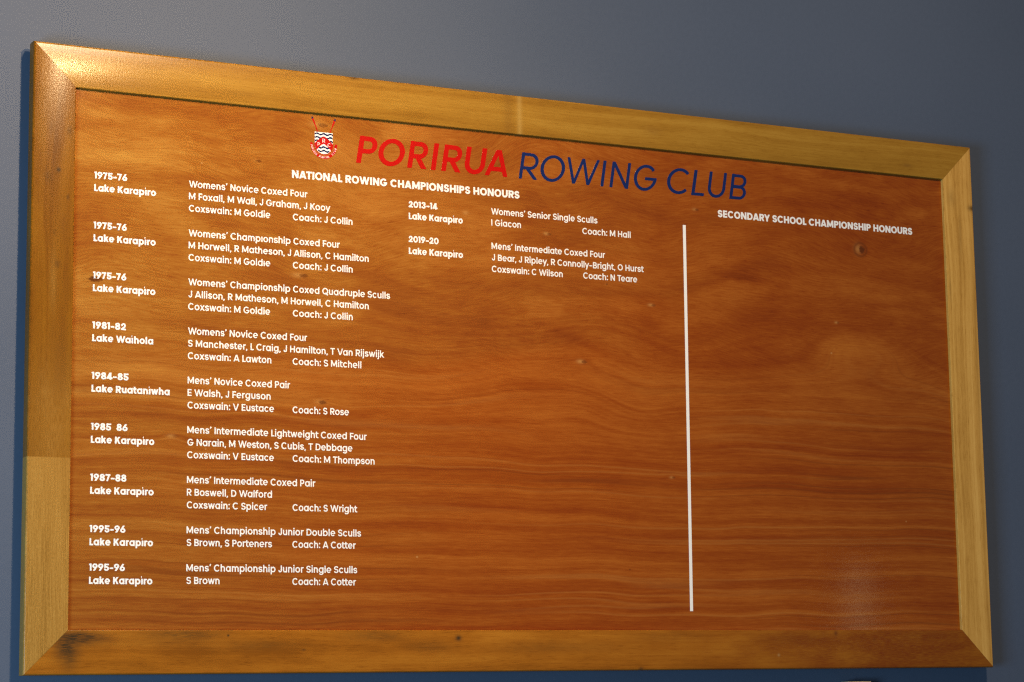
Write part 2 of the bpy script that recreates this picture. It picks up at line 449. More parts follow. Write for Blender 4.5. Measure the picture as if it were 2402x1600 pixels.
def build_rail(side, mat):
    P = rail_profile()
    n = len(P)
    g = 0.00022                                                      # hairline gap along each mitre
    segs = 2
    length = W if side in 'TB' else H
    rings = []
    for k in range(segs + 1):
        t = k / segs
        ring = []
        for (u, d) in P:
            a = (u + g) + (length - 2 * (u + g)) * t
            if side == 'T': q = (a, u)
            if side == 'B': q = (a, H - u)
            if side == 'L': q = (u, a)
            if side == 'R': q = (W - u, a)
            ring.append(L(q[0], q[1], d))
        rings.append(ring)
    v = [p for r in rings for p in r]
    f = []
    for k in range(segs):
        for i in range(n):
            j = (i + 1) % n
            f.append((k * n + i, k * n + j, (k + 1) * n + j, (k + 1) * n + i))
    f.append(tuple(range(n)))
    f.append(tuple(reversed(range(segs * n, segs * n + n))))
    return link_mesh('frame_rail', v, f, mat, board, smooth_angle=math.radians(35))
for s_, m_, lab in (('T', M_TOP, 'golden top rail with straight grain'), ('L', M_LEFT, 'brown left rail with a paler lower length'),
                    ('B', M_BOTTOM, 'brown bottom rail with dark stains'), ('R', M_RIGHT, 'pale right rail with a dark knot on its outer edge')):
    build_rail(s_, m_)['label'] = lab

def box_mesh(name, x0, x1, y0, y1, d0, d1, mat, parent, bev=0.0):
    bm = bmesh.new()
    bmesh.ops.create_cube(bm, size=1.0)
    for q in bm.verts:
        q.co = Vector((x0 + (q.co.x + .5) * (x1 - x0), d0 + (q.co.y + .5) * (d1 - d0), -(y0 + (q.co.z + .5) * (y1 - y0))))
    bmesh.ops.recalc_face_normals(bm, faces=bm.faces)
    if bev:
        bmesh.ops.bevel(bm, geom=list(bm.edges), offset=bev, segments=3, affect='EDGES', profile=0.5)
    me = bpy.data.meshes.new(name)
    bm.to_mesh(me); bm.free()
    me.materials.append(mat)
    o = bpy.data.objects.new(name, me)
    COL.objects.link(o)
    o.parent = parent
    return o

box_mesh('hanging_tab', 1.1945, 1.2020, -0.0055, 0.004, 0.0286, 0.0300, M_STEEL, board, 0.0005)

# ------------------------------------------------------------------ lettering: a geometric sans drawn as strokes, turned into outlines
C_, X_ = 0.70, 0.555          # cap height, x height (em)
ASC, DESC = 0.74, -0.21
OV = 0.010

class Pen:
    def __init__(self, w):
        self.w = w
        self.h = w * (0.90 if w < 0.14 else 0.84)
        self.s = []           # strokes: (points, half widths, butt start, butt end, clip lo, clip hi)
        self.e = (w - 0.118) * 0.42   # letters widen with weight

    def line(self, pts, wd=None, b0=True, b1=True, clip=None):
        wd = self.w if wd is None else wd
        self.s.append((pts, [wd / 2] * len(pts), b0, b1, clip))

    def diag(self, x0, y0, x1, y1, lo, hi, wd=None):
        """stroke running past both ends, trimmed flat at lo and hi"""
        dx, dy = x1 - x0, y1 - y0
        k = 0.16 / math.hypot(dx, dy)
        self.line([(x0 - dx * k, y0 - dy * k), (x1 + dx * k, y1 + dy * k)], wd or self.w * 0.97, clip=(lo, hi))

    def arcpts(self, cx, cy, rx, ry, a0, a1):
        n = max(6, int(abs(a1 - a0) / 9))
        p, r = [], []
        for i in range(n + 1):
            a = math.radians(a0 + (a1 - a0) * i / n)
            c, s = math.cos(a), math.sin(a)
            p.append((cx + (rx - self.w / 2) * c, cy + (ry - self.h / 2) * s))
            r.append((self.w * c * c + self.h * s * s) / 2)
        return p, r

    def ring(self, cx, cy, rx, ry, a0=0, a1=360, pre=(), post=(), butt=True):
        p, r = self.arcpts(cx, cy, rx, ry, a0, a1)
        p = list(pre) + p + list(post)
        r = [r[0]] * len(pre) + r + [r[-1]] * len(post)
        full = abs(a1 - a0) >= 360
        self.s.append((p, r, butt and not full, butt and not full, None))

    def bowl(self, x0, xr, y1, y0):
        """D shaped bowl from the stem at x0 out to xr between y1 (top) and y0"""
        r = (y1 - y0) / 2
        xs = max(x0, xr - r * 1.02)
        self.ring(xs, (y0 + y1) / 2, xr - xs, r, 90, -90, pre=[(x0, y1 - self.h / 2)], post=[(x0, y0 + self.h / 2)])

    def stem(self, x, y0, y1):
        """stem whose left edge is x"""
        self.line([(x + self.w / 2, y0), (x + self.w / 2, y1)])

    def bar(self, x0, x1, y):
        self.line([(x0, y), (x1, y)], self.h)

    def dot(self, x, y, r):
        self.s.append(([(x - 0.0005, y), (x + 0.0005, y)], [r, r], False, False, None))

def glyph(ch, w):
    """returns advance width and Pen"""
    p = Pen(w); h, e = p.h, p.e
    sb = 0.068 - (w - 0.118) * 0.25
    rb = 0.040 - (w - 0.118) * 0.12
    cm = C_ / 2
    if ch == ' ': return 0.27, p
    if ch == 'A':
        A = 0.73 + e
        hw = w * 0.54
        p.diag(0.012 + hw, 0, A / 2 - w * .08, C_, 0, C_); p.diag(A - 0.012 - hw, 0, A / 2 + w * .08, C_, 0, C_)
        p.bar(A * .24, A * .76, 0.185); return A, p
    if ch == 'B':
        A = 0.62 + e; p.stem(sb, 0, C_); p.bowl(sb + w / 2, A - rb - 0.025, C_, cm - h * .38); p.bowl(sb + w / 2, A - rb, cm + h * .46, 0); return A, p
    if ch in 'CGOQ':
        A = 0.775 + e * 1.2; rx = A / 2 - rb
        if ch == 'C': p.ring(A / 2, cm, rx, cm + OV, 43, 317); return A - 0.035, p
        if ch == 'G':
            p.ring(A / 2, cm, rx, cm + OV, 42, 356); p.bar(A / 2 - 0.005, A - rb - w * .06, cm - h * .30); return A, p
        p.ring(A / 2, cm, rx, cm + OV)
        if ch == 'Q': p.line([(A * .56, 0.20), (A * .90, -0.075)], w * .95)
        return A, p
    if ch == 'D':
        A = 0.70 + e; p.stem(sb, 0, C_); p.bowl(sb + w / 2, A - rb, C_, 0); return A, p
    if ch in 'EF':
        A = (0.545 if ch == 'E' else 0.525) + e; p.stem(sb, 0, C_); r = A - 0.045
        p.bar(sb, r, C_ - h / 2); p.bar(sb, r - 0.03, cm + (0 if ch == 'E' else -.02))
        if ch == 'E': p.bar(sb, r, h / 2)
        return A, p
    if ch == 'H':
        A = 0.70 + e; p.stem(sb, 0, C_); p.stem(A - sb - w, 0, C_); p.bar(sb, A - sb, cm); return A, p
    if ch == 'I':
        p.stem(sb, 0, C_); return 2 * sb + w, p
    if ch == 'J':
        A = 0.50 + e; xr = A - sb + 0.005; r = (xr - 0.03) / 2
        p.ring(xr - r, 0.215, r, 0.215 + OV, 0, -172, pre=[(xr - w / 2, C_)]); return A, p
    if ch == 'K':
        A = 0.66 + e; p.stem(sb, 0, C_); p.diag(sb + w * .7, 0.27, A - 0.03 - w * .62, C_, -1, C_); p.diag(sb + w * 1.55, 0.40, A - 0.01 - w * .62, 0, 0, 0.52)
        return A, p
    if ch == 'L':
        A = 0.455 + e; p.stem(sb, 0, C_); p.bar(sb, A - 0.02, h / 2); return A, p
    if ch == 'M':
        A = 0.86 + e; p.stem(sb, 0, C_); p.stem(A - sb - w, 0, C_)
        p.diag(sb + w * .52, C_, A / 2, 0.11, 0.08, C_, w * .92); p.diag(A - sb - w * .52, C_, A / 2, 0.11, 0.08, C_, w * .92); return A, p
    if ch == 'N':
        A = 0.725 + e; p.stem(sb, 0, C_); p.stem(A - sb - w, 0, C_); p.diag(sb + w * .52, C_, A - sb - w * .52, 0, 0, C_, w * .95); return A, p
    if ch in 'PR':
        A = (0.60 if ch == 'P' else 0.625) + e; y0 = 0.255
        p.stem(sb, 0, C_); p.bowl(sb + w / 2, A - rb, C_, y0)
        if ch == 'R': p.diag(sb + w + 0.10, y0 + h * .6, A - 0.02 - w * .55, 0, 0, y0 + h * .5)
        return A, p
    if ch in 'Ss':
        big = ch == 'S'
        A = (0.60 if big else 0.53) + e * .8; T = C_ if big else X_
        r = A / 2 - 0.035; q = (T + 2 * OV - h) / 4 + h / 2
        p1, r1 = p.arcpts(A / 2, T + OV - q, r * .96, q, 22, 262)
        p2, r2 = p.arcpts(A / 2, -OV + q, r, q, 82, -160)
        p.s.append((p1 + p2, r1 + r2, True, True, None)); return A, p
    if ch == 'T':
        A = 0.575 + e; p.line([(A / 2, 0), (A / 2, C_)]); p.bar(0.025, A - 0.025, C_ - h / 2); return A, p
    if ch == 'U':
        A = 0.685 + e; r = A / 2 - sb + 0.005
        p.ring(A / 2, r * .97, r, r * .97 + OV, 180, 360, pre=[(A / 2 - r + w / 2, C_)], post=[(A / 2 + r - w / 2, C_)]); return A, p
    if ch in 'Vv':
        T = C_ if ch == 'V' else X_; A = (0.73 if ch == 'V' else 0.585) + e; hw = w * .54
        p.diag(0.012 + hw, T, A / 2, -0.02, 0, T); p.diag(A - 0.012 - hw, T, A / 2, -0.02, 0, T); return A, p
    if ch == 'Y':
        A = 0.69 + e; hw = w * .56
        p.diag(0.012 + hw, C_, A / 2, 0.25, 0.20, C_); p.diag(A - 0.012 - hw, C_, A / 2, 0.25, 0.20, C_); p.line([(A / 2, 0), (A / 2, 0.29)]); return A, p
    if ch in 'Ww':
        T = C_ if ch == 'W' else X_; A = (1.04 if ch == 'W' else 0.82) + e; hw = w * .53; q = 0.012 + hw
        a = q + (A / 2 - q) * .52
        p.diag(q, T, a, 0, 0, T, w * .93); p.diag(A / 2, T, a, 0, 0, T, w * .93); p.diag(A / 2, T, A - a, 0, 0, T, w * .93); p.diag(A - q, T, A - a, 0, 0, T, w * .93); return A, p
    if ch == 'x':
        A = 0.575 + e; hw = w * .60
        p.diag(0.012 + hw, X_, A - 0.012 - hw, 0, 0, X_); p.diag(A - 0.012 - hw, X_, 0.012 + hw, 0, 0, X_); return A, p
    if ch == 'y':
        A = 0.595 + e; hw = w * .54; q = A / 2 - 0.01
        p.diag(0.012 + hw, X_, q, 0.01, 0.0, X_)
        sl = (A - 0.012 - hw - q) / X_
        p.diag(A - 0.012 - hw, X_, q + sl * DESC - .005, DESC, DESC, X_); return A, p
    # --- lower case
    if ch in 'abdgpq':
        A = 0.665 + e; xr = A - sb; xl = rb + 0.004
        if ch in 'bp': xl, xr = sb, A - rb - 0.004
        p.ring((xl + xr) / 2, X_ / 2, (xr - xl) / 2, X_ / 2 + OV)
        if ch == 'a': p.stem(xr - w, 0, X_)
        if ch == 'd': p.stem(xr - w, 0, ASC)
        if ch == 'q': p.stem(xr - w, DESC, X_)
        if ch == 'b': p.stem(xl, 0, ASC)
        if ch == 'p': p.stem(xl, DESC, X_)
        if ch == 'g':
            r = (xr - xl) / 2
            p.ring(xr - r, -0.005, r, 0.225, 0, -150, pre=[(xr - w / 2, X_)])
        return A, p
    if ch == 'c':
        A = 0.625 + e; p.ring(A / 2, X_ / 2, A / 2 - rb, X_ / 2 + OV, 42, 318); return A - 0.03, p
    if ch == 'e':
        A = 0.635 + e; rx = A / 2 - rb
        p.ring(A / 2, X_ / 2, rx, X_ / 2 + OV, -6, 312); p.line([(rb + w * .5, X_ / 2 - h * .05), (A - rb - w * .1, X_ / 2 - h * .05)], h * .72); return A, p
    if ch == 'o':
        A = 0.64 + e; p.ring(A / 2, X_ / 2, A / 2 - rb, X_ / 2 + OV); return A, p
    if ch in 'hn':
        A = 0.61 + e; r = (A - 2 * sb) / 2
        p.stem(sb, 0, ASC if ch == 'h' else X_)
        p.ring(A / 2, X_ - r * .96, r, r * .96 + OV, 0, 175, pre=[(A - sb - w / 2, 0)]); return A, p
    if ch == 'u':
        A = 0.61 + e; r = (A - 2 * sb) / 2
        p.stem(A - sb - w, 0, X_)
        p.ring(A / 2, r * .96, r, r * .96 + OV, 180, 355, pre=[(sb + w / 2, X_)]); return A, p
    if ch == 'm':
        A = 0.905 + e * 1.3; r = (A - 2 * sb + w) / 4
        p.stem(sb, 0, X_)
        for xr in (sb + 2 * r, A - sb):
            p.ring(xr - r, X_ - r * 1.05, r, r * 1.05 + OV, 0, 172, pre=[(xr - w / 2, 0)])
        return A, p
    if ch == 'r':
        A = 0.395 + e * .6; p.stem(sb, 0, X_)
        p.ring(sb + w * .5 + 0.20, X_ - 0.22, 0.20 + w * .5, 0.22 + OV, 176, 82); return A, p
    if ch in ('i', '\u0131', 'j'):
        A = 2 * sb + w
        if ch == 'j':
            x = sb + w / 2
            p.ring(x + w / 2 - 0.16, -0.06, 0.16, 0.155, 0, -95, pre=[(x, X_)])
        else:
            p.stem(sb, 0, X_)
        if ch != '\u0131': p.dot(A / 2, X_ + 0.075 + w * .52, w * .60)
        return A, p
    if ch == 'l':
        p.stem(sb, 0, ASC); return 2 * sb + w, p
    if ch == 'k':
        A = 0.575 + e; p.stem(sb, 0, ASC); p.diag(sb + w * .7, 0.19, A - 0.03 - w * .62, X_, -1, X_); p.diag(sb + w * 1.5, 0.31, A - 0.005 - w * .62, 0, 0, 0.42); return A, p
    if ch == 't':
        A = 0.375 + e * .7; x = 0.075 + w / 2
        p.ring(x - w / 2 + 0.17, 0.17, 0.17, 0.17, 180, 270, pre=[(x, 0.685)], post=[(A - 0.02, h / 2)]); p.bar(0.01, A - 0.015, X_ - h / 2); return A, p
    if ch == 'f':
        A = 0.365 + e * .7; x = 0.075 + w / 2
        p.ring(x - w / 2 + 0.18, 0.575, 0.18, 0.18, 180, 90, pre=[(x, 0)], post=[(A + 0.0, 0.755 - h / 2)]); p.bar(0.01, A - 0.005, X_ - h / 2); return A, p
    # --- figures
    if ch == '0':
        A = 0.665 + e; p.ring(A / 2, cm, A / 2 - rb, cm + OV); return A, p
    if ch == '1':
        A = 0.32 + e * .9; r = A - sb
        p.line([(r - w / 2, 0), (r - w / 2, C_)]); p.bar(0.02, r - w * .3, C_ - h * .55); return A, p
    if ch == '2':
        A = 0.60 + e; r = 0.235 + e / 2; cx = A / 2; cy = C_ - r
        pp, rr = p.arcpts(cx, cy, r, r + OV, 178, -28)
        p.s.append((pp + [(0.05 + w * .62, h * .55)], rr + [w / 2], True, True, (0, 2))); p.bar(0.045, A - 0.04, h / 2); return A, p
    if ch == '3':
        A = 0.60 + e; r = A / 2 - 0.035; q = 0.19
        p.ring(A / 2 - .01, C_ - q, r * .92, q + OV, 165, -80); p.ring(A / 2 - .01, 0.205, r, 0.205 + OV, 80, -165); return A, p
    if ch == '4':
        A = 0.64 + e; x = A * .60
        p.line([(x + w / 2 * .3, 0), (x + w / 2 * .3, C_)]); p.bar(0.03, A - 0.02, 0.155); p.diag(x - w * .1, C_, 0.03 + w * .55, 0.155, 0.155 - h / 2, C_); return A, p
    if ch == '5':
        A = 0.61 + e; r = A / 2 - 0.035; q = 0.225
        p.ring(A / 2 - .01, q, r, q + OV, 128, -160); p.bar(0.09, A - 0.055, C_ - h / 2); p.line([(0.09 + w / 2, C_), (0.07 + w / 2, 0.30)]); return A, p
    if ch in '69':
        A = 0.62 + e; r = A / 2 - rb; q = 0.225
        if ch == '6':
            p.ring(A / 2, q, r, q + OV); p.diag(A * .66, C_, A / 2 - r + w * .60, 0.27, 0.24, C_, w * 1.02)
        else:
            p.ring(A / 2, C_ - q, r, q + OV); p.diag(A * .34, 0, A / 2 + r - w * .60, C_ - 0.27, 0, C_ - 0.24, w * 1.02)
        return A, p
    if ch == '7':
        A = 0.55 + e; p.bar(0.03, A - 0.03, C_ - h / 2); p.diag(A - 0.03 - w * .56, C_ - .01, 0.11 + w * .56, 0, 0, C_ - h * .3); return A, p
    if ch == '8':
        A = 0.61 + e; r = A / 2 - 0.035
        p.ring(A / 2, C_ - 0.185, r * .90, 0.185 + OV); p.ring(A / 2, 0.205, r, 0.205 + OV); return A, p
    # --- points
    if ch == '-':
        A = 0.37; p.bar(0.045, A - 0.045, 0.265); return A, p
    if ch == '\u2013':
        A = 0.49; p.bar(0.05, A - 0.05, 0.265); return A, p
    if ch == ',':
        A = 0.245; p.s.append(([(0.135, 0.085), (0.075, -0.115)], [w * .60, w * .36], True, True, None)); return A, p
    if ch == ':':
        A = 0.25; p.dot(A / 2, w * .58, w * .60); p.dot(A / 2, X_ - w * .62, w * .60); return A, p
    if ch == '\u2019':
        A = 0.255; p.s.append(([(0.165, C_ + 0.03), (0.095, C_ - 0.165)], [w * .58, w * .34], True, True, None)); return A, p
    raise ValueError(ch)

KERN = {'Wo': -.045, 'We': -.045, 'Wa': -.045, 'Wi': -.02, 'Te': -.075, 'Va': -.05, 'Fo': -.03, 'Fe': -.03, 'AT': -.06, 'LL': 0, 'ry': -.02,
        'RY': -.03, 'AR': -.01, 'oy': -.015, 'ly': -.02, 'Ko': -.02, 'ey': -.015, 'y\u2013': -.02, 'Po': -.01, 'r,': -.03, 'y,': -.03, 'Wh': 0, 'La': -.005}

def sdf(pen, PX, PY):
    D = np.full(PX.shape, 9.0)
    for pts, rad, b0, b1, clip in pen.s:
        ds = np.full(PX.shape, 9.0)
        n = len(pts) - 1
        for i in range(n):
            ax, ay = pts[i]; bx, by = pts[i + 1]
            vx, vy = bx - ax, by - ay
            L2 = vx * vx + vy * vy
            if L2 < 1e-12: continue
            ln = math.sqrt(L2)
            t = ((PX - ax) * vx + (PY - ay) * vy) / L2
            tc = np.clip(t, 0, 1)
            rr = rad[i] + (rad[i + 1] - rad[i]) * tc
            dd = np.hypot(PX - ax - tc * vx, PY - ay - tc * vy) - rr
            if (i == 0 and b0) or (i == n - 1 and b1):
                perp = np.abs((PX - ax) * vy - (PY - ay) * vx) / ln
                if i == 0 and b0:
                    dd = np.where(t < 0, np.maximum(perp - rad[0], -t * ln), dd)
                if i == n - 1 and b1:
                    dd = np.where(t > 1, np.maximum(perp - rad[-1], (t - 1) * ln), dd)
            ds = np.minimum(ds, dd)
        if clip:
            ds = np.maximum(ds, np.maximum(clip[0] - PY, PY - clip[1]))
        D = np.minimum(D, ds)
    return D

def contours(D, x0, y0, st):
    ny, nx = D.shape
    ins = D < 0
    code = ins[:-1, :-1] * 1 + ins[:-1, 1:] * 2 + ins[1:, 1:] * 4 + ins[1:, :-1] * 8
    nxt = {}
    tab = {1: [(3, 0)], 2: [(0, 1)], 3: [(3, 1)], 4: [(1, 2)], 5: [(3, 0), (1, 2)], 6: [(0, 2)], 7: [(3, 2)], 8: [(2, 3)], 9: [(2, 0)],
           10: [(0, 1), (2, 3)], 11: [(2, 1)], 12: [(1, 3)], 13: [(1, 0)], 14: [(0, 3)]}
    for j, i in zip(*np.nonzero((code > 0) & (code < 15))):
        ed = {0: ('h', j, i), 1: ('v', j, i + 1), 2: ('h', j + 1, i), 3: ('v', j, i)}
        for a, b in tab[int(code[j, i])]:
            nxt[ed[a]] = ed[b]
    def pos(k):
        kind, j, i = k
        a = D[j, i]
        b = D[j, i + 1] if kind == 'h' else D[j + 1, i]
        t = a / (a - b)
        return (x0 + (i + (t if kind == 'h' else 0)) * st, y0 + (j + (0 if kind == 'h' else t)) * st)
    out = []
    while nxt:
        k0 = next(iter(nxt)); k = k0; loop = []
        while k in nxt:
            loop.append(pos(k))
            k = nxt.pop(k)
        if len(loop) > 6: out.append(loop)
    return out

def simplify(loop, tol):
    P = np.array(loop)
    n = len(P)
    i0 = 0
    i1 = int(np.argmax(np.hypot(*(P - P[0]).T)))
    keep = {i0, i1}
    stack = [(i0, i1), (i1, n)]
    Q = np.vstack([P, P[:1]])
    while stack:
        a, b = stack.pop()
        if b - a < 2: continue
        seg = Q[b] - Q[a]; ln = math.hypot(*seg)
        rel = Q[a + 1:b] - Q[a]
        d = np.hypot(rel[:, 0], rel[:, 1]) if ln < 1e-9 else np.abs(rel[:, 0] * seg[1] - rel[:, 1] * seg[0]) / ln
        m = int(np.argmax(d))
        if d[m] > tol:
            c = a + 1 + m
            keep.add(c % n); stack += [(a, c), (c, b)]
    return [tuple(P[i]) for i in sorted(keep)]

def inside(q, loop):
    c = False
    for i in range(len(loop)):
        (x1, y1), (x2, y2) = loop[i - 1], loop[i]
        if (y1 > q[1]) != (y2 > q[1]) and q[0] < (x2 - x1) * (q[1] - y1) / (y2 - y1) + x1:
            c = not c
    return c

def fill(loops):
    """triangles over the concatenated loops, each island filled with its own holes"""
    start, k = [], 0
    for l in loops:
        start.append(k); k += len(l)
    depth = [[j for j in range(len(loops)) if j != i and inside(loops[i][0], loops[j])] for i in range(len(loops))]
    tris = []
    for i, l in enumerate(loops):
        if len(depth[i]) % 2: continue
        grp = [i] + [j for j in range(len(loops)) if i in depth[j] and len(depth[j]) == len(depth[i]) + 1]
        idx = [start[g] + q for g in grp for q in range(len(loops[g]))]
        for t in tessellate_polygon([[Vector((a, b, 0)) for a, b in loops[g]] for g in grp]):
            tris.append(tuple(idx[q] for q in t))
    return tris

_CACHE = {}
def outline(ch, w):
    """advance, loops, triangles (indices over the concatenated loops), ink x range"""
    key = (ch, round(w, 4))
    if key not in _CACHE:
        adv, pen = glyph(ch, w)
        if not pen.s:
            _CACHE[key] = (adv, [], [], None)
        else:
            st = 0.0125
            x0, y0 = -0.12, -0.34
            nx, ny = int((adv + 0.26) / st), int((0.86 - y0) / st)
            PX, PY = np.meshgrid(x0 + np.arange(nx) * st + 1e-5, y0 + np.arange(ny) * st + 1e-5)
            loops = [simplify(l, 0.0013) for l in contours(sdf(pen, PX, PY), x0, y0, st)]
            loops = [l for l in loops if len(l) > 2]
            tris = fill(loops)
            xs = [a for l in loops for a, b in l]
            _CACHE[key] = (adv, loops, tris, (min(xs), max(xs)))
    return _CACHE[key]

class Sheet:
    """flat cut vinyl of one colour, with its own small thickness"""
    def __init__(self, d_back, d_front):
        self.v, self.f, self.mi = [], [], []
        self.db, self.df = d_back, d_front

    def shape(self, loops, tris, fn, mi=0):
        base = len(self.v)
        flat = [q for l in loops for q in l]
        n = len(flat)
        P = [fn(*q) for q in flat]
        self.v += [L(a, b, self.df) for a, b in P] + [L(a, b, self.db) for a, b in P]
        for t in tris:
            a, b, c = (P[i] for i in t)
            area = (b[0] - a[0]) * (c[1] - a[1]) - (b[1] - a[1]) * (c[0] - a[0])
            t = t if area < 0 else (t[0], t[2], t[1])             # front faces look out of the wall
            self.f.append(tuple(base + i for i in t)); self.mi.append(mi)
        k = 0
        for l in loops:
            m = len(l)
            for i in range(m):
                j = (i + 1) % m
                self.f.append((base + k + i, base + k + j, base + n + k + j, base + n + k + i)); self.mi.append(mi)
            k += m

    def poly(self, pts, mi=0):
        tris = tessellate_polygon([[Vector((a, b, 0)) for a, b in pts]])
        self.shape([pts], tris, lambda a, b: (a, b), mi)

    def make(self, name, mats, parent=board):
        return link_mesh(name, self.v, self.f, mats, parent, mat_idx=self.mi)

VF, VB = PANEL_D - 0.0004, PANEL_D + 0.0002

def text(name, s, weight, em, xl, yb, xr=None, track=-0.006, mat=None):
    """one line of lettering, its ink running from xl to xr on the baseline yb"""
    pos, x = [], 0.0
    for i, ch in enumerate(s):
        adv = outline(ch, weight)[0]
        if i: x += KERN.get(s[i - 1] + ch, 0.0)
        pos.append(x)
        x += adv
    i0, i1 = outline(s[0], weight)[3], outline(s[-1], weight)[3]
    ink0, ink1 = pos[0] + i0[0], pos[-1] + i1[1]
    k = 0.925
    if xr is not None:
        k = ((xr - xl) / em - track * (len(s) - 1)) / (ink1 - ink0)
    sh = Sheet(VB, VF)
    for i, ch in enumerate(s):
        adv, loops, tris, ink = outline(ch, weight)
        if loops:
            ox = (pos[i] - ink0) * k + track * i
            sh.shape(loops, tris, lambda a, b: (xl + (a * k + ox) * em, yb - b * em))
    o = sh.make(name, mat or M_WHITE)
    print('TEXT %-32s width %.4f' % (s, k))
    return o

SEMI, EXTRA = 0.134, 0.184
EM, EMH = 0.0189, 0.0225
XY, XE, XC = 0.1237, 0.3136, 0.5303
DT = 0.0004
ROWS = [  # year, ink end, place, end, base line of the year, [(line, end, coxswain/crew...)]
    ('1975\u201376', .1888, 'Lake Karapiro', .2468, .2568, .2576, [('event', 'Womens\u2019 Novice Coxed Four', .5614), ('crew', 'M Foxall, M Wall, J Graham, J Kooy', .6104)], ('Coxswain: M Goldie', .4823), ('Coach: J Collin', XC, .6587)),
    ('1975\u201376', .1891, 'Lake Karapiro', .2470, .3546, .3552, [('event', 'Womens\u2019 Champ\u0131onship Coxed Four', .6310), ('crew', 'M Horwell, R Matheson, J Allison, C Hamilton', .6937)], ('Coxswain: M Gold\u0131e', .4825), ('Coach: J Collin', XC, .6587)),
    ('1975\u201376', .1893, 'Lake Karapiro', .2474, .4516, .4520, [('event', 'Womens\u2019 Championship Coxed Quadruple Sculls', .7402), ('crew', 'J Allison, R Matheson, M Horwell, C Hamilton', .6934)], ('Coxswain: M Goldie', .4823), ('Coach: J Collin', XC, .6585)),
    ('1981\u201382', .1897, 'Lake Waihola', .2440, .5480, .5485, [('event', 'Womens\u2019 Novice Coxed Four', .5606), ('crew', 'S Manchester, L Craig, J Hamilton, T Van Rijswijk', .7262)], ('Coxswain: A Lawton', .4852), ('Coach: S Mitchell', .5298, .6766)),
    ('1984\u201385', .1958, 'Lake Ruataniwha', .2777, .6447, .6446, [('event', 'Mens\u2019 Novice Coxed Pair', 0.5247), ('crew', 'E Walsh, J Ferguson', .4838)], ('Coxswain: V Eustace', .4909), ('Coach: S Rose', .5298, 0.6495)),
    ('1985  86', .1952, 'Lake Karapiro', .2480, .7418, .7408, [('event', 'Mens\u2019 Intermediate Lightweight Coxed Four', 0.6877), ('crew', 'G Narain, M Weston, S Cubis, T Debbage', 0.6567)], ('Coxswain: V Eustace', .4908), ('Coach: M Thompson', .5298, 0.7044)),
    ('1987\u201388', .1938, 'Lake Karapiro', .2477, .8380, .8371, [('event', 'Mens\u2019 Intermediate Coxed Pair', 0.5778), ('crew', 'R Boswell, D Walford', .4870)], ('Coxswain: C Spicer', .4773), ('Coach: S Wright', .5298, 0.6664)),
    ('1995\u201396', .1930, 'Lake Karapiro', .2472, .9346, .9333, [('event', 'Mens\u2019 Championship Junior Double Sculls', 0.6746), ('crew', 'S Brown, S Porteners', .4871)], None, ('Coach: A Cotter', .5294, .6632)),
    ('1995\u201396', .1928, 'Lake Karapiro', .2468, 1.0066, 1.0055, [('event', 'Mens\u2019 Championship Junior Single Sculls', 0.6659), ('crew', 'S Brown', .3804)], None, ('Coach: A Cotter', .5294, .6632)),
]
LAKE_DY, L2, L3 = 0.0247, 0.0241, 0.0484
def entry(row, xy, xe, coach_dy=None):
    yr, ye, pl, pe, yb, eb, lines, cox, coach = row
    text('year_lettering', yr, EXTRA, EM, xy, yb, ye)
    text('place_lettering', pl, EXTRA, EM, xy, yb + LAKE_DY, pe)
    for k, (nm, s, end) in enumerate(lines):
        x = xe + (0.0005 if s[0] in 'CGSJ' else 0)
        text(nm + '_lettering', s, SEMI, EM, x, eb + k * L2, end)
    yl = eb + L3 if cox else eb + L2
    if cox: text('coxswain_lettering', cox[0], SEMI, EM, xe, yl, cox[1])
    if coach: text('coach_lettering', coach[0], SEMI, EM, coach[1], yl + (coach_dy or 0), coach[2])
for r_ in ROWS:
    entry(r_, XY, XE)
entry(('2013\u201314', .8478, 'Lake Karapiro', .9050, .2590, .2584, [('event', 'Womens\u2019 Senior Single Sculls', 1.2221), ('crew', 'I Giacon', 1.0396)], None, ('Coach: M Hall', 1.1852, 1.3024)), .7828, .9705, coach_dy=0.0010)
entry(('2019\u201320', .8496, 'Lake Karapiro', .9046, .3314, .3318, [('event', 'Mens\u2019 Intermediate Coxed Four', 1.2390), ('crew', 'J Bear, J Ripley, R Connolly\u2013Bright, O Hurst', 1.3326)], ('Coxswain: C Wilson', 1.1363), ('Coach: N Teare', 1.1852, 1.3160)), .7824, .9703, coach_dy=-0.0008)
text('heading_lettering', 'NATIONAL ROWING CHAMPIONSHIPS HONOURS', 0.186, EMH, .5282, .2199, 1.0370)
text('heading_lettering', 'SECONDARY SCHOOL CHAMPIONSHIP HONOURS', 0.186, EMH, 1.5228, .2198, 2.0420)

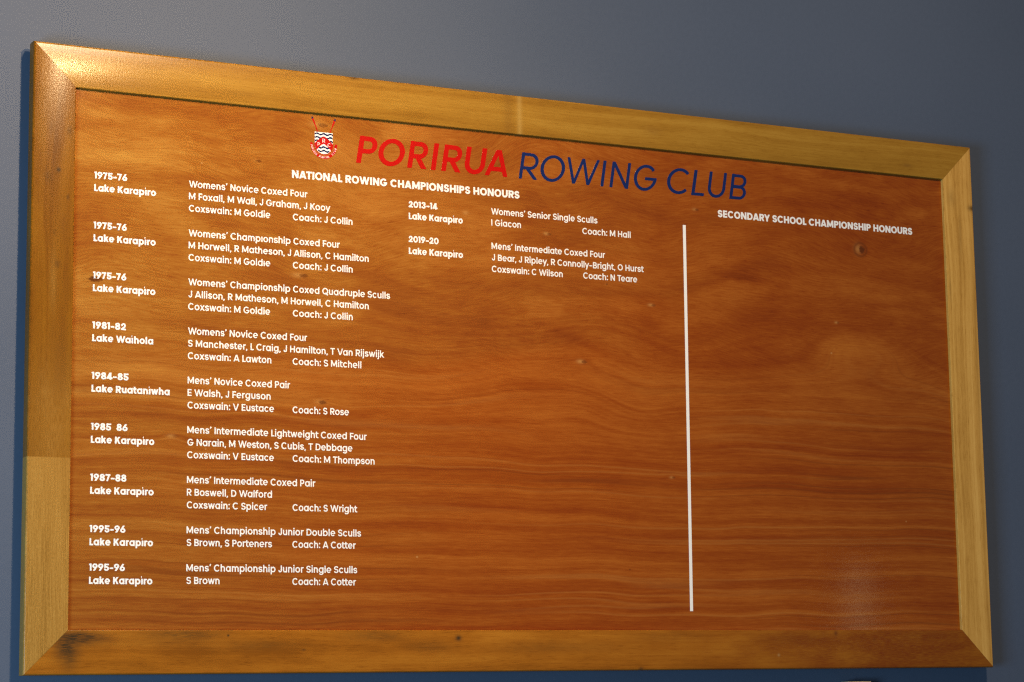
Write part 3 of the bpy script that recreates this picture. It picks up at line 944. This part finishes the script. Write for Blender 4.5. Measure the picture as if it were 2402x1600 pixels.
def title(word, weight, mat, label, letters):
    """slanted title, each letter set out at its own place: (char, ink left, ink right)"""
    em = 0.0565 / C_
    yb, sl = 0.1763, 0.163
    sh = Sheet(VB, VF)
    for ch, a0, a1 in letters:
        adv, loops, tris, ink = outline(ch, weight)
        xs = [a + sl * b for l in loops for a, b in l]
        k = (a1 - a0) / (max(xs) - min(xs)) if ch != 'I' else em
        x0 = min(xs)
        sh.shape(loops, tris, lambda a, b: (a0 + (a + sl * b - x0) * k, yb - b * em))
        print('TITLE', ch, 'x scale %.3f' % (k / em))
    o = sh.make('title_lettering', mat)
    o['label'] = label
title('PORIRUA', 0.132, M_RED, 'large slanted red title word', [('P', .6669, .7144), ('O', .7163, .7754), ('R', .7803, .8279), ('I', .8333, .8519),
      ('R', .8568, .9055), ('U', .9108, .9635), ('A', .9565, 1.0091)])
title('ROWING CLUB', 0.088, M_BLUE, 'large slanted dark blue title words in thin strokes', [('R', 1.0358, 1.0835), ('O', 1.0876, 1.1464), ('W', 1.1529, 1.2309), ('I', 1.2310, 1.2463),
      ('N', 1.2530, 1.3076), ('G', 1.3136, 1.3702), ('C', 1.3961, 1.4527), ('L', 1.4560, 1.4885), ('U', 1.4990, 1.5493), ('B', 1.5533, 1.5990)])

rule = Sheet(VB, VF)
rule.poly([(1.4330, .2445), (1.4402, .2445), (1.4338, 1.0769), (1.4266, 1.0769)])
rule.make('dividing_line', M_WHITE)

# ------------------------------------------------------------------ crest
CX = 0.5967
def layer(k):
    return Sheet(VB - 0.00022 * max(0, k - 1) - (0.0002 if k > 1 else 0), VF - 0.00022 * k)

def shield_edge(y, grow=0.0):
    """half width of the shield at height y"""
    hw, y1, yb = 0.0195 + grow, 0.1440, 0.1652 + grow
    if y <= y1: return hw
    t = min(1.0, (y - y1) / (yb - y1))
    return hw * math.sqrt(max(0.0, 1 - t ** 2.1))

def shield_pts(y0, grow=0.0, n=26):
    yb = 0.1652 + grow
    ys = [y0] + [0.1440 + (yb - 0.1440) * math.sin(math.pi / 2 * i / n) for i in range(n + 1)]
    r = [(CX + shield_edge(y, grow), y) for y in ys]
    l = [(2 * CX - x, y) for x, y in reversed(r[:-1])]
    return r + l

s0 = layer(0)
s0.poly(shield_pts(0.1206))
crest = s0.make('club_crest', M_WHITE)
crest['label'] = 'small crest with white shield, navy waves, red chevron, crossed red oars and red scroll'

# oars, cut to end against the top edge of the shield
for sgn, tip, end in ((-1, (0.5712, 0.0902), (0.5838, 0.1203)), (1, (0.6217, 0.0908), (0.6102, 0.1203))):
    t = Vector(tip); e_ = Vector(end); ax = (e_ - t).normalized(); nn = Vector((-ax.y, ax.x)); ln = (e_ - t).length
    sh = layer(0)
    def band(a, b, wa, wb, mi):
        p = t + ax * a; q = t + ax * b
        sh.poly([tuple(p + nn * wa), tuple(q + nn * wb), tuple(q - nn * wb), tuple(p - nn * wa)], mi)
    band(0, 0.0042, 0.0016, 0.0019, 1)
    band(0.00421, 0.0155, 0.0018, 0.0013, 0)
    band(0.01551, ln, 0.0011, 0.0009, 0)
    sh.make('oar', [M_RED, M_NAVY], crest)

# red edging round the lower half of the shield, scroll below it
def band_shape(inner, outer):
    return outer + list(reversed(inner))
ed = layer(0)
ys = [0.1425 + (0.1652 - 0.1425) * math.sin(math.pi / 2 * i / 20) for i in range(21)]
for sg in (-1, 1):
    inn = [(CX + sg * (shield_edge(y) + 0.00005), y) for y in ys]
    out = [(CX + sg * (shield_edge(y, 0.0011) + 0.0000), y + 0.0011 * (i / 20)) for i, y in enumerate(ys)]
    out[-1] = (CX, 0.1664)
    ed.poly(band_shape(inn, out))
ed.make('shield_edging', M_RED, crest)

RC = (CX, 0.1458)
sc = layer(0)
def ringpts(r, a0, a1, n=40):
    return [(RC[0] + r * math.cos(math.radians(a0 + (a1 - a0) * i / n)), RC[1] - r * math.sin(math.radians(a0 + (a1 - a0) * i / n))) for i in range(n + 1)]
sc.poly(ringpts(0.0292, 176, 364) + [(RC[0] + 0.0265, RC[1] - 0.0035)] + list(reversed(ringpts(0.0232, 180, 360))) + [(RC[0] - 0.0265, RC[1] - 0.0032)])
sc.make('scroll', M_RED, crest)

def arc_text(sh, s, a0, a1, em, r, w):
    n = len(s)
    for i, ch in enumerate(s):
        adv, loops, tris, ink = outline(ch, w)
        ang = math.radians(a0 + (a1 - a0) * (i + .5) / n)
        rx, ry = math.cos(ang), -math.sin(ang)            # outwards, board axes (y down)
        tx, ty = -ry, rx                                   # reading direction along the lower arc
        if tx * 1.0 < 0 and a0 < 0: tx, ty = -tx, -ty
        tx, ty = (ry * 1.0, -rx * 1.0)
        cx, cy = RC[0] + rx * r, RC[1] + ry * r
        wd = (ink[0] + ink[1]) / 2
        k = 0.86
        sh.shape(loops, tris, lambda a, b: (cx + (a - wd) * em * k * tx - b * em * rx, cy + (a - wd) * em * k * ty - b * em * ry))
tl = layer(1)
arc_text(tl, 'PORIRUA', 184, 237, 0.0056, 0.0282, 0.10)
arc_text(tl, 'ROWING', 246, 296, 0.0056, 0.0282, 0.10)
arc_text(tl, 'CLUB', 311, 350, 0.0056, 0.0282, 0.10)
tl.make('scroll_lettering', M_WHITE, crest)

# waves
wv = layer(1)
def wave(yc, th, amp, y_extra=None):
    N = 44
    top, bot = [], []
    xs = [-0.0194 + 0.0388 * i / N for i in range(N + 1)]
    for x in xs:
        hw = shield_edge(yc + 0.001) - 0.0001
        if abs(x) > hw: continue
        q = yc - amp * math.cos((x) / 0.0145 * 2 * math.pi)
        top.append((CX + x, q - th / 2)); bot.append((CX + x, q + th / 2))
    wv.poly(top + list(reversed(bot)))
for yc in (0.1246, 0.1318, 0.1390):
    wave(yc, 0.0034, 0.0013)
for yc in (0.1519, 0.1592):
    wave(yc, 0.0034, 0.0013)
wv.make('wave_stripes', M_NAVY, crest)

ch_ = layer(2)
outer, inner = [], []
N = 16
for i in range(N + 1):
    t = i / N
    x = 0.0194 * t
    outer.append((x, 0.1290 + 0.0150 * t ** 1.12 - 0.0012 * math.sin(math.pi * t)))
ye = 0.1572
for i in range(N + 1):
    t = i / N
    x = (shield_edge(ye) - 0.0001) * t
    inner.append((x, 0.1440 + (ye - 0.1440) * t ** 1.1 - 0.0010 * math.sin(math.pi * t)))
side = [(shield_edge(y) - 0.0001, y) for y in np.linspace(0.1442, ye, 8)[1:-1]]
half = outer + side + list(reversed(inner))
pts = [(CX + x, y) for x, y in half] + [(CX - x, y) for x, y in list(reversed(half))[1:-1]]
ch_.poly(pts)
ch_.make('chevron', M_RED, crest)

lt = layer(3)
for c, x, y, hgt in (('R', CX, 0.1417, 0.0078), ('P', CX - 0.0112, 0.1492, 0.0072), ('C', CX + 0.0112, 0.1494, 0.0072)):
    adv, loops, tris, ink = outline(c, 0.088)
    em = hgt / C_
    lt.shape(loops, tris, lambda a, b: (x + (a - (ink[0] + ink[1]) / 2) * em, y - b * em))
lt.make('chevron_lettering', M_WHITE, crest)

# ------------------------------------------------------------------ the pale frame whose top just shows below the board
pf = bpy.data.objects.new('picture_frame', None)
COL.objects.link(pf)
pf.location = B(1.860, 1.2278, 0.0)
pf.empty_display_size = 0.03
pf['label'] = 'small pale frame with only its top edge showing below the honours board'
pf['category'] = 'picture frame'
def pf_frame():
    w2, hh, m, d0, d1 = 0.030, 0.15, 0.012, 0.016, WALL_D - 0.0005
    v, f = [], []
    out = [(-w2, 0), (w2, 0), (w2, hh), (-w2, hh)]
    inn = [(-w2 + m, m), (w2 - m, m), (w2 - m, hh - m), (-w2 + m, hh - m)]
    c = 0.003
    outc = [(-w2 + c, c), (w2 - c, c), (w2 - c, hh - c), (-w2 + c, hh - c)]
    for ring, d in ((out, d1), (out, d0 + c), (outc, d0), (inn, d0 + 0.002), (inn, d1)):
        v += [L(a, b, d) for a, b in ring]
    for k in range(5):
        for i in range(4):
            j = (i + 1) % 4
            a, b = k, (k + 1) % 5
            f.append((a * 4 + i, a * 4 + j, b * 4 + j, b * 4 + i))
    o = link_mesh('frame', v, f, M_CREAM, pf)
    bm = bmesh.new(); bm.from_mesh(o.data); bmesh.ops.recalc_face_normals(bm, faces=bm.faces); bm.to_mesh(o.data); bm.free()
    box_mesh('picture', -w2 + m + .0005, w2 - m - .0005, m + .0005, hh - m - .0005, d0 + 0.008, d0 + 0.011, M_PAPER, pf)
pf_frame()
